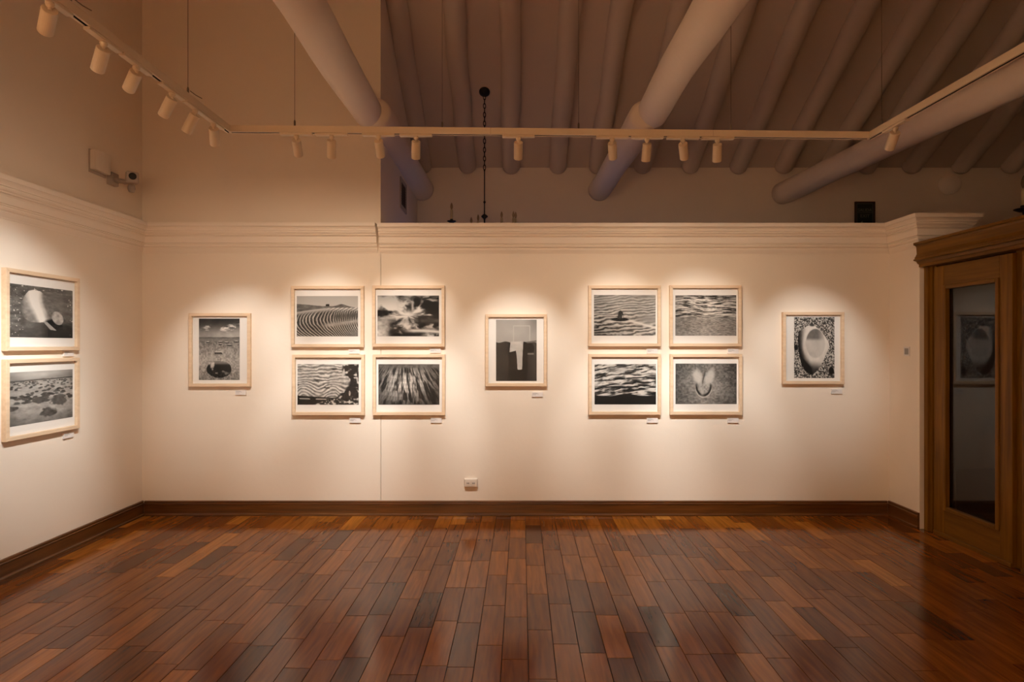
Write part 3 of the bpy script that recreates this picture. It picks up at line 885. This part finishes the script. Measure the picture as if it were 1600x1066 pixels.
def p_shell(u, v):
    g = fbm(u, v, 46, 70, 121, 2)
    im = 0.14 + 0.70 * ss(0.30, 0.75, g)
    im = mixv(im, 0.04, 1 - ss(0.7, 1.2, ell(u, v, 0.92, 0.88, 0.07, 0.07))); im = mixv(im, 0.05, 1 - ss(0.7, 1.2, ell(u, v, 0.05, 0.5, 0.05, 0.05)))
    outer = [(0.14, 0.22), (0.30, 0.16), (0.42, 0.10), (0.52, 0.15), (0.66, 0.22), (0.76, 0.31), (0.86, 0.42), (0.88, 0.48), (0.80, 0.60), (0.72, 0.72), (0.60, 0.86), (0.45, 0.955), (0.30, 0.90), (0.18, 0.78), (0.11, 0.55), (0.09, 0.33)]
    sh = inpoly(u, v, outer)
    body = 0.92 - 0.85 * ss(0.22, 0.0, (u - 0.10) - 0.18 * ss(0.4, 1.0, v)) - 0.75 * ss(0.68, 0.88, v + 0.15 * (0.5 - u)) + 0.2 * (fbm(u, v, 14, 14, 124) - 0.5)
    body = mixv(body, 0.95, np.exp(-((ell(u, v, 0.52, 0.44, 0.26, 0.27, 0.35) - 1.05) / 0.13) ** 2) * ss(0.75, 0.5, v) * 0.7)
    inn = ell(u, v, 0.53, 0.43, 0.25, 0.25, 0.35)
    iv = mixv(0.40, 0.80, ss(0.33, 0.40, v)) + 0.15 * (fbm(u, v, 10, 10, 126) - 0.5)
    iv = mixv(iv, 0.85, ss(0.55, 0.8, u))
    body = mixv(body, iv, 1 - ss(0.9, 1.0, inn))
    body = mixv(body, 0.2, 1 - ss(0.5, 1.2, ell(u, v, 0.45, 0.12, 0.09, 0.035)))
    return mixv(im, np.clip(body, 0.02, 1), sh)
def p_boulder(u, v):
    im = 0.30 + 0.35 * (fbm(u, v, 10, 20, 131) - 0.5)
    im = im * (1 - 0.65 * ss(0.6, 0.85, v) * ss(0.4, 0.6, u)) * (1 - 0.35 * ss(0.75, 1.0, v))
    im = mixv(im, 0.42, np.exp(-((u - 0.75 - 0.3 * (v - 0.3)) / 0.10) ** 2) * ss(0.05, 0.3, v) * ss(0.6, 0.4, v) * 0.6)
    spk = (fbm(u, v, 46, 46, 133, 1) > 0.9) & ((u < 0.2) | (v < 0.12) | (u > 0.9))
    im = np.where(spk, 0.95, im)
    outl = [(0.22, 0.20), (0.28, 0.10), (0.36, 0.07), (0.46, 0.09), (0.55, 0.16), (0.63, 0.27), (0.74, 0.40), (0.84, 0.50), (0.86, 0.56), (0.74, 0.58), (0.66, 0.60), (0.58, 0.68), (0.46, 0.70), (0.32, 0.70), (0.22, 0.64), (0.16, 0.50), (0.17, 0.34)]
    st = 0.52 + 0.45 * (fbm(u, v, 14, 16, 135) - 0.5)
    c = 0.36 + 0.05 * ss(0.2, 0.5, v) + 0.30 * np.clip(v - 0.40, 0, 1)
    lit = np.exp(-((u - c) / (0.13 - 0.10 * np.clip(v - 0.1, 0, 1))) ** 2)
    st = mixv(st, 0.97, np.clip(lit * 1.3, 0, 1))
    st = mixv(st, 0.36 + 0.3 * (fbm(u, v, 26, 34, 136) - 0.5), ss(0.10, 0.16, u - c))
    st = st * (0.45 + 0.55 * ss(0.12, 0.26, u))
    im = mixv(im, st, inpoly(u, v, outl))
    im = mixv(im, 0.03, 1 - ss(0.7, 1.2, ell(u, v, 0.68, 0.74, 0.16, 0.10, 0.4)))
    im = mixv(im, 0.62 + 0.5 * (fbm(u, v, 20, 20, 138) - 0.4), 1 - ss(0.85, 1.0, ell(u, v, 0.74, 0.60, 0.10, 0.15, -0.3)))
    return mixv(im, 0.6, inpoly(u, v, [(0.50, 0.68), (0.57, 0.69), (0.72, 0.85), (0.62, 0.84)]))
def p_rocks(u, v):
    im = mixv(0.85, 0.55, ss(0.0, 0.17, v)) + 0.25 * (fbm(u, v, 4, 12, 141) - 0.5)
    g = 0.62 + 0.35 * (fbm(u, v, 14, 20, 143) - 0.5) - 0.12 * ss(0.7, 1, v)
    im = np.where(v > 0.16 + 0.012 * np.sin(u * 7) - 0.02 * u, g, im)
    im = mixv(im, 0.18, np.exp(-((v - 0.175 + 0.02 * u) / 0.012) ** 2))
    rs = np.random.RandomState(5)
    for i in range(170):
        y = 0.19 + 0.40 * rs.rand() ** 1.6; k = (y - 0.12)
        x = rs.rand()
        e = ell(u, v, x, y, 0.012 + 0.085 * k, 0.006 + 0.045 * k) + 0.5 * (fbm(u, v, 30, 40, 149, 2) - 0.5)
        im = mixv(im, 0.10 + 0.15 * rs.rand(), (1 - ss(0.7, 1.1, e)) * 0.85)
    for x, y, rx, ry in ((0.15, 0.50, 0.06, 0.03), (0.28, 0.58, 0.05, 0.028), (0.45, 0.56, 0.12, 0.07), (0.76, 0.60, 0.15, 0.12), (0.60, 0.83, 0.14, 0.10), (0.05, 0.68, 0.08, 0.05)):
        e = ell(u, v, x, y, rx, ry) + 0.9 * (fbm(u, v, 14, 14, 147) - 0.5)
        im = mixv(im, 0.10 + 0.30 * fbm(u, v, 16, 16, 148), 1 - ss(0.75, 1.05, e))
    vg = ss(0.85, 0.35, np.sqrt((u - 0.5) ** 2 + (v - 0.5) ** 2))
    return im * (0.45 + 0.55 * vg)

def print_mesh(fn, wdt, hgt):
    if wdt > hgt: nx, ny = 186, 124
    else: nx, ny = 124, 186
    U, V = np.meshgrid(np.linspace(0, 1, nx), np.linspace(0, 1, ny))
    T = np.clip(fn(U, V), 0, 1)
    lin = 0.008 + 0.78 * T ** 1.75
    co = np.zeros((ny, nx, 3), np.float32)
    co[..., 0] = (U - 0.5) * wdt; co[..., 2] = (0.5 - V) * hgt
    idx = np.arange(nx * ny).reshape(ny, nx)
    q = np.stack([idx[:-1, :-1], idx[1:, :-1], idx[1:, 1:], idx[:-1, 1:]], -1).reshape(-1, 4)
    me = bpy.data.meshes.new('print')
    me.vertices.add(nx * ny); me.vertices.foreach_set('co', co.ravel())
    me.loops.add(q.size); me.loops.foreach_set('vertex_index', q.ravel().astype(np.int32))
    me.polygons.add(len(q)); me.polygons.foreach_set('loop_start', np.arange(0, q.size, 4, dtype=np.int32))
    me.update(calc_edges=True)
    c = np.ones((ny, nx, 4), np.float32)
    c[..., 0] = lin; c[..., 1] = lin * 0.955; c[..., 2] = lin * 0.89
    set_tone(me, c)
    me.materials.append(M['print'])
    return me

FD, FB = 0.034, 0.0265     # frame depth, face width
def framed(loc, rz, wdt, hgt, prt, fn, lab, grp):
    """loc: centre on the wall plane; local -Y faces the room. prt: (x0,x1,z0,z1) of the print about the centre"""
    r = tag(empty('framed_photograph', loc, rz), lab, 'picture', grp)
    a, b = wdt / 2, hgt / 2
    def bar(p):  # p: outer/inner quad in xz
        bm = bmesh.new(); prism(bm, p, 'y', -0.001, -FD)
        bmesh.ops.bevel(bm, geom=[e for e in bm.edges if abs(e.verts[0].co.y + FD) < 1e-5 and abs(e.verts[1].co.y + FD) < 1e-5], offset=0.0015, segments=1, affect='EDGES')
        obj('frame_bar', bm, M['frame'], r)
    bar([(-a, b), (a, b), (a - FB, b - FB), (-a + FB, b - FB)])
    bar([(-a, -b), (-a + FB, -b + FB), (a - FB, -b + FB), (a, -b)])
    bar([(-a, -b), (-a, b), (-a + FB, b - FB), (-a + FB, -b + FB)])
    bar([(a, -b), (a - FB, -b + FB), (a - FB, b - FB), (a, b)])
    i, j = a - FB - 0.0005, b - FB - 0.0005
    bxo('mat_board', (-i, i, -0.0125, -0.001, -j, j), M['mat'], r)
    pm = mesh_obj('print', print_mesh(fn, prt[1] - prt[0], prt[3] - prt[2]), r, ((prt[0] + prt[1]) / 2, -0.0132, (prt[2] + prt[3]) / 2))
    bxo('glass_pane', (-i, i, -0.0235, -0.0215, -j, j), M['pglass'], r)
    return r

card_bm = bmesh.new(); box(card_bm, -0.048, 0.048, -0.011, 0, -0.0205, 0.0205)
card_me = bpy.data.meshes.new('card'); card_bm.to_mesh(card_me); card_bm.free(); card_me.materials.append(M['card'])
lines_bm = bmesh.new()
for k, (x1, z) in enumerate(((0.0, 0.012), (0.012, 0.005), (-0.012, -0.002))):
    box(lines_bm, -0.042, x1, -0.0114, -0.011, z - 0.0012, z + 0.0012)
lines_me = bpy.data.meshes.new('caption_lines'); lines_bm.to_mesh(lines_me); lines_bm.free(); lines_me.materials.append(M['ink'])
def caption(loc, rz, lab):
    r = tag(empty('caption_card', loc, rz), lab, 'label', 'small white caption cards')
    mesh_obj('card', card_me, r)
    mesh_obj('caption_lines', lines_me, r)

dW = YB - FD
sc = dW / 900
PICS = [
    ((294.5, 489.5, 390.5, 604.5), (310.8, 498, 374.5, 594), (368.7, 385), 613.5, p_beach, 'framed upright photo of a dark rock on a pebble beach with boats', 'caption card below the photo of a rock on the beach'),
    ((454.6, 446.9, 568, 542.6), (463.6, 462.7, 559.4, 525.7), (545.2, 562.3), 549.2, p_dunes, 'framed landscape photo of curving rippled dunes under pale sky', 'caption card below the rippled dunes photo'),
    ((581.4, 446.2, 694.5, 542), (589.8, 462, 686, 525.7), (672, 689), 548, p_clouds, 'framed landscape photo of stormy clouds bursting from the centre', 'caption card below the stormy clouds photo'),
    ((456.2, 554.3, 569, 649), (464.8, 569.2, 560.5, 632.7), (546.5, 563.9), 657, p_strata, 'framed landscape photo of folded rock layers beside dark gravel', 'caption card below the folded rock layers photo'),
    ((582.3, 553.9, 695.2, 649), (591.3, 569.2, 686.6, 632.7), (673.3, 690.2), 657, p_feather, 'framed landscape photo of feathery streaks fanning downwards', 'caption card below the feathery streaks photo'),
    ((758.4, 491, 854.5, 604), (775, 499.7, 838.6, 595.6), (831, 848), 616.5, p_cloth, 'framed upright photo of a white cloth over a black shape', 'caption card below the white cloth photo'),
    ((919.6, 446.2, 1032.7, 541.5), (928, 461, 1024.4, 524.6), (1010.2, 1027.3), 549, p_wake, 'framed landscape photo of a small pointed rock on rippled sand', 'caption card below the pointed rock photo'),
    ((1046.9, 445.8, 1159, 541.5), (1055.2, 461.5, 1150.5, 524.8), (1136.3, 1153.2), 549, p_ripples, 'framed landscape photo of fine horizontal ripples', 'caption card below the horizontal ripples photo'),
    ((920, 553.4, 1033, 648.5), (929, 569, 1025, 632.2), (1010.4, 1027.3), 657, p_waves, 'framed landscape photo of slanting wave textures above a black band', 'caption card below the slanting waves photo'),
    ((1047.3, 553.4, 1160, 648.5), (1055.4, 568.3, 1151, 631.6), (1136.3, 1153.2), 657, p_hoof, 'framed landscape photo of a cloven hoof shaped print in sand', 'caption card below the hoof shaped print photo'),
    ((1223.8, 487.7, 1319.7, 600.5), (1240.7, 495.8, 1303.8, 591), (1298.2, 1314.8), 611.7, p_shell, 'framed upright photo of a pale hollow shell on shingle', 'caption card below the hollow shell photo'),
]
for fr_, pr, (lx0, lx1), ly, fn, lab, clab in PICS:
    x0, y0, x1, y1 = fr_
    cx, cy = (x0 + x1) / 2, (y0 + y1) / 2
    sp = (YB - 0.013) / 900
    C = Vector(((cx - 800) * sc, YB, 1.5 + (540 - cy) * sc))
    def lx(px): return (px - 800) * sp - C.x
    def lz(py): return 1.5 + (540 - py) * sp - C.z
    framed(C, 0, (x1 - x0) * sc, (y1 - y0) * sc, (lx(pr[0]), lx(pr[2]), lz(pr[3]), lz(pr[1])), fn, lab, 'pale wood framed photographs')
    s2 = YB / 900
    caption((((lx0 + lx1) / 2 - 800) * s2, YB, 1.5 + (540 - ly) * s2), 0, clab)
# two on the left wall
framed((XL, 3.995, 1.732), PI / 2, 0.628, 0.535, (-0.27, 0.268, -0.178, 0.172), p_boulder, 'framed photo of a pale boulder, upper one on the left wall', 'pale wood framed photographs')
framed((XL, 3.995, 1.146), PI / 2, 0.628, 0.528, (-0.27, 0.268, -0.175, 0.178), p_rocks, 'framed photo of scattered rocks on sand, lower one on the left wall', 'pale wood framed photographs')
caption((XL, 4.23, 1.441), PI / 2, 'caption card below the pale boulder photo')
caption((XL, 4.23, 0.842), PI / 2, 'caption card below the scattered rocks photo')

# ------------------------------------------------------------------ small wall fittings
# power outlet
r = tag(empty('power_outlet', BW(736, 754)), 'white double power outlet low on the back wall', 'outlet')
bm = bmesh.new(); box(bm, -0.060, 0.060, -0.028, 0, -0.040, 0.040, 0.006)
for v in bm.verts:
    if v.co.y < -0.02: v.co.x *= 0.93; v.co.z *= 0.86
obj('cover', bm, M['plastic'], r)
for sx in (-1, 1):
    s = bxo('socket', (sx * 0.024 - 0.016, sx * 0.024 + 0.016, -0.031, -0.027, -0.022, 0.018), M['plastic'], r, 0.0012)
    for k in (-1, 0, 1):
        bxo('slot', (sx * 0.024 + k * 0.008 - 0.002, sx * 0.024 + k * 0.008 + 0.002, -0.0316, -0.0308, -0.006, 0.004), M['slot'], s)
# blank card on the return wall (the code printed on it is left out)
r = tag(empty('notice_card', (XR, 4.861, 1.45), -PI / 2), 'small pale notice card stuck on the short return wall', 'notice')
bxo('card', (-0.037, 0.037, -0.004, 0, -0.04, 0.04), M['card'], r)
bxo('grey_panel', (-0.024, 0.024, -0.0045, -0.004, -0.026, 0.026), M['ink'], r)
# wall box and security camera on the left wall
d0 = 3.265
r = tag(empty('motion_detector', (XL, 4.53, 2.93), PI / 2), 'white curved alarm box high on the left wall', 'detector')
bm = bmesh.new()
prof = [(-0.085, 0), (-0.085, -0.05), (-0.06, -0.066), (-0.02, -0.075), (0.02, -0.075), (0.06, -0.066), (0.085, -0.05), (0.085, 0)]
prism(bm, prof, 'z', -0.085, 0.085)
for v in bm.verts:
    if v.co.z < 0: v.co.z += 0.02 * abs(v.co.x) / 0.085
bmesh.ops.bevel(bm, geom=list(bm.edges), offset=0.004, segments=2, affect='EDGES')
obj('housing', bm, M['plastic'], r)
bxo('back_plate', (-0.089, 0.089, -0.010, 0, -0.089, 0.089), M['greyplastic'], r)
r = tag(empty('security_camera', (XL, 4.68, 2.85), PI / 2), 'small grey security camera on a bracket on the left wall', 'camera')
bxo('bracket', (-0.03, 0.03, -0.03, 0, -0.035, 0.035), M['greyplastic'], r, 0.004)
bm = bmesh.new(); tube(bm, [(0, -0.02, 0), (0.02, -0.07, -0.01), (0.03, -0.11, -0.005)], 0.014, 12)
obj('arm', bm, M['greyplastic'], r, True)
bm = bmesh.new(); box(bm, -0.03, 0.03, -0.06, 0.06, -0.032, 0.032, 0.008)
h = obj('camera_head', bm, M['greyplastic'], r); h.location = (0.035, -0.10, 0.02); h.rotation_euler = (0.2, 0, -0.95)
bm = bmesh.new(); lathe(bm, [(0, 0), (0.017, 0), (0.019, 0.004), (0.012, 0.008), (0, 0.006)], 18, mtx=Matrix.Rotation(PI / 2, 3, 'X'))
l = obj('camera_lens', bm, M['slot'], h, True); l.location = (0, -0.06, 0.006)
bm = bmesh.new(); lathe(bm, [(0, -0.03), (0.014, -0.028), (0.02, -0.01), (0.016, 0.01), (0, 0.012)], 16)
k = obj('swivel_knob', bm, M['greyplastic'], r, True); k.location = (0.03, -0.10, -0.035)

r.scale = (1.45, 1.45, 1.45)
# vent on the side of the full height block
r = tag(empty('air_vent', (XS, 6.12, 2.93), PI / 2), 'dark slatted air vent beside the far left log beam', 'vent')
for dims in ((-0.17, -0.13, -0.012, 0, 0, 0.32), (0.13, 0.17, -0.012, 0, 0, 0.32), (-0.13, 0.13, -0.012, 0, 0, 0.04), (-0.13, 0.13, -0.012, 0, 0.28, 0.32)):
    bxo('vent_frame', dims, M['greyplastic'], r)
bxo('duct_opening', (-0.13, 0.13, -0.003, 0, 0.04, 0.28), M['slot'], r)
for k in range(9):
    z = 0.05 + k * 0.026
    bm = bmesh.new(); prism(bm, [(-0.003, z), (-0.011, z - 0.008), (-0.011, z - 0.006), (-0.003, z + 0.002)], 'x', -0.13, 0.13)
    obj('slat', bm, M['signbrown'], r)

# exit sign on the far wall
r = tag(empty('exit_sign', (4.312, YF, 2.86)), 'dark green exit sign with brown frame on the far wall', 'sign')
for dims in ((-0.122, -0.106, -0.02, 0, 0, 0.398), (0.106, 0.122, -0.02, 0, 0, 0.398), (-0.106, 0.106, -0.02, 0, 0, 0.016), (-0.106, 0.106, -0.02, 0, 0.382, 0.398)):
    bxo('frame_bar', dims, M['signbrown'], r)
pn = bxo('panel', (-0.106, 0.106, -0.012, 0, 0.016, 0.382), M['signgreen'], r)
for dims in ((-0.099, -0.095, -0.0132, -0.012, 0.024, 0.374), (0.095, 0.099, -0.0132, -0.012, 0.024, 0.374), (-0.095, 0.095, -0.0132, -0.012, 0.370, 0.374), (-0.088, 0.088, -0.0132, -0.012, 0.262, 0.266), (-0.095, 0.095, -0.0132, -0.012, 0.024, 0.028)):
    bxo('border_line', dims, M['signtext'], pn)
def text(s, size, loc, parent, mat):
    cu = bpy.data.curves.new('text', 'FONT'); cu.body = s; cu.size = size; cu.align_x = 'CENTER'; cu.extrude = 0.0006
    to = bpy.data.objects.new('text', cu); COL.objects.link(to)
    dg = bpy.context.evaluated_depsgraph_get()
    me = bpy.data.meshes.new_from_object(to.evaluated_get(dg))
    bpy.data.objects.remove(to)
    me.materials.clear(); me.materials.append(mat)
    o = mesh_obj('lettering', me, parent, loc); o.rotation_euler = (PI / 2, 0, 0)
    return o
text('SALIDA', 0.052, (0, -0.0128, 0.278), pn, M['signtext'])
text('EXIT', 0.056, (0, -0.0128, 0.204), pn, M['signtext'])
bm = bmesh.new()
prism(bm, [(-0.085, 0.11), (-0.03, 0.165), (-0.03, 0.13), (0.08, 0.13), (0.08, 0.09), (-0.03, 0.09), (-0.03, 0.055)], 'y', -0.0134, -0.012)
obj('arrow', bm, M['signtext'], pn)

# ------------------------------------------------------------------ chandeliers
def link_mesh(rx, rz, r):
    bm = bmesh.new()
    pts = []
    n = 16
    vs = []
    for i in range(n):
        a = 2 * PI * i / n
        c = Vector((rx * math.cos(a), 0, rz * math.sin(a)))
        nrm = Vector((math.cos(a), 0, math.sin(a) * 0.7)).normalized()
        vs.append([bm.verts.new(c + nrm * (r * math.cos(b)) + Vector((0, 1, 0)) * (r * math.sin(b))) for b in [2 * PI * k / 6 for k in range(6)]])
    for i in range(n):
        for k in range(6):
            bm.faces.new([vs[i][k], vs[i][(k + 1) % 6], vs[(i + 1) % n][(k + 1) % 6], vs[(i + 1) % n][k]])
    bmesh.ops.recalc_face_normals(bm, faces=bm.faces)
    me = bpy.data.meshes.new('chain_link'); bm.to_mesh(me); bm.free(); me.materials.append(M['iron'])
    return me
LINK = link_mesh(0.0125, 0.03, 0.0042)

def chandelier(x, y, s, zdish, arms, lab, chain_bottom, R):
    """origin at dish height; s scales fittings"""
    r = tag(empty('chandelier', (x, y, zdish)), lab, 'chandelier', 'black iron candle chandeliers')
    zc = roof(y) - zdish
    # rose tilted to the ceiling slope
    bm = bmesh.new()
    tilt = Matrix.Rotation(math.radians(-31.9 if y > YRIDGE else 31.9), 3, 'X')
    lathe(bm, [(0, 0), (0.058, -0.002), (0.058, -0.012), (0.045, -0.03), (0.02, -0.045), (0, -0.048)], 24, origin=(0, 0, zc), mtx=tilt)
    obj('ceiling_rose', bm, M['iron'], r, True)
    z = zc - 0.06; k = 0
    cb = chain_bottom
    while z > cb + 0.03:
        l = mesh_obj('chain_link', LINK, r, (0, 0, z)); l.rotation_euler = (0, 0, (k % 2) * PI / 2 + 0.2)
        z -= 0.047; k += 1
    bm = bmesh.new()
    lathe(bm, [(0, z + 0.03), (0.006, z + 0.025), (0.009, z + 0.012), (0.006, z), (0.006, 0.26 * s), (0.013, 0.252 * s), (0.013, 0.242 * s), (0.006, 0.234 * s), (0.007, 0.12 * s), (0.034 * s, 0.10 * s), (0.036 * s, 0.09 * s), (0.012 * s, 0.068 * s), (0.008, 0.05 * s), (0.008, -0.22 * s), (0.05 * s, -0.25 * s), (0.045 * s, -0.30 * s), (0.015 * s, -0.34 * s), (0.02 * s, -0.37 * s), (0, -0.39 * s)], 18)
    obj('stem', bm, M['iron'], r, True)
    for ax, ay, dz in arms:
        rr = math.hypot(ax, ay); ux, uy = ax / rr, ay / rr
        pts = []
        for i in range(18):
            f = i / 17
            rad = rr * f
            zz = -0.27 * s - 0.10 * s * math.sin(f * PI * 1.0) + (0.25 * s + dz) * ss(0.35, 1.0, f)
            pts.append((ux * rad, uy * rad, float(zz)))
        pts.append((ax, ay, dz - 0.004))
        bm = bmesh.new(); tube(bm, pts, 0.008 * s, 8)
        arm = obj('arm', bm, M['iron'], r, True)
        bm = bmesh.new(); lathe(bm, [(0, -0.008 * s), (0.02 * s, -0.010 * s), (0.047 * s, 0.004 * s), (0.047 * s, 0.008 * s), (0.016 * s, 0.006 * s), (0.016 * s, 0.026 * s), (0, 0.026 * s)], 20, origin=(ax, ay, dz))
        obj('drip_dish', bm, M['iron'], arm, True)
        bm = bmesh.new(); lathe(bm, [(0, 0.026 * s), (0.0135 * s, 0.026 * s), (0.0135 * s, 0.122 * s), (0.009 * s, 0.126 * s), (0, 0.126 * s)], 16, origin=(ax, ay, dz))
        obj('candle_sleeve', bm, M['candle'], arm, True)
        bm = bmesh.new(); lathe(bm, [(0.006 * s, 0.126 * s), (0.011 * s, 0.14 * s), (0.0145 * s, 0.155 * s), (0.012 * s, 0.175 * s), (0.006 * s, 0.193 * s), (0, 0.202 * s)], 16, origin=(ax, ay, dz))
        obj('bulb', bm, M['bulb'], arm, True)
    return r
chandelier(-0.295, 6.175, 1.0, 2.79, [(-0.335, -0.17, 0.0), (-0.165, 0.33, -0.04), (-0.09, 0.37, 0.0), (0.18, 0.22, 0.0), (0.31, 0.19, -0.005), (0.335, 0.16, -0.02)], 'black iron chandelier on a long chain beyond the partition', 0.55, 0.37)
chandelier(4.65, 4.45, 1.45, 2.63, [(0.52 * math.cos(a), 0.52 * math.sin(a), 0) for a in [PI + 0.29 + k * PI / 3 for k in range(6)]], 'black iron chandelier cut off at the right edge above the doors', 0.6, 0.52)
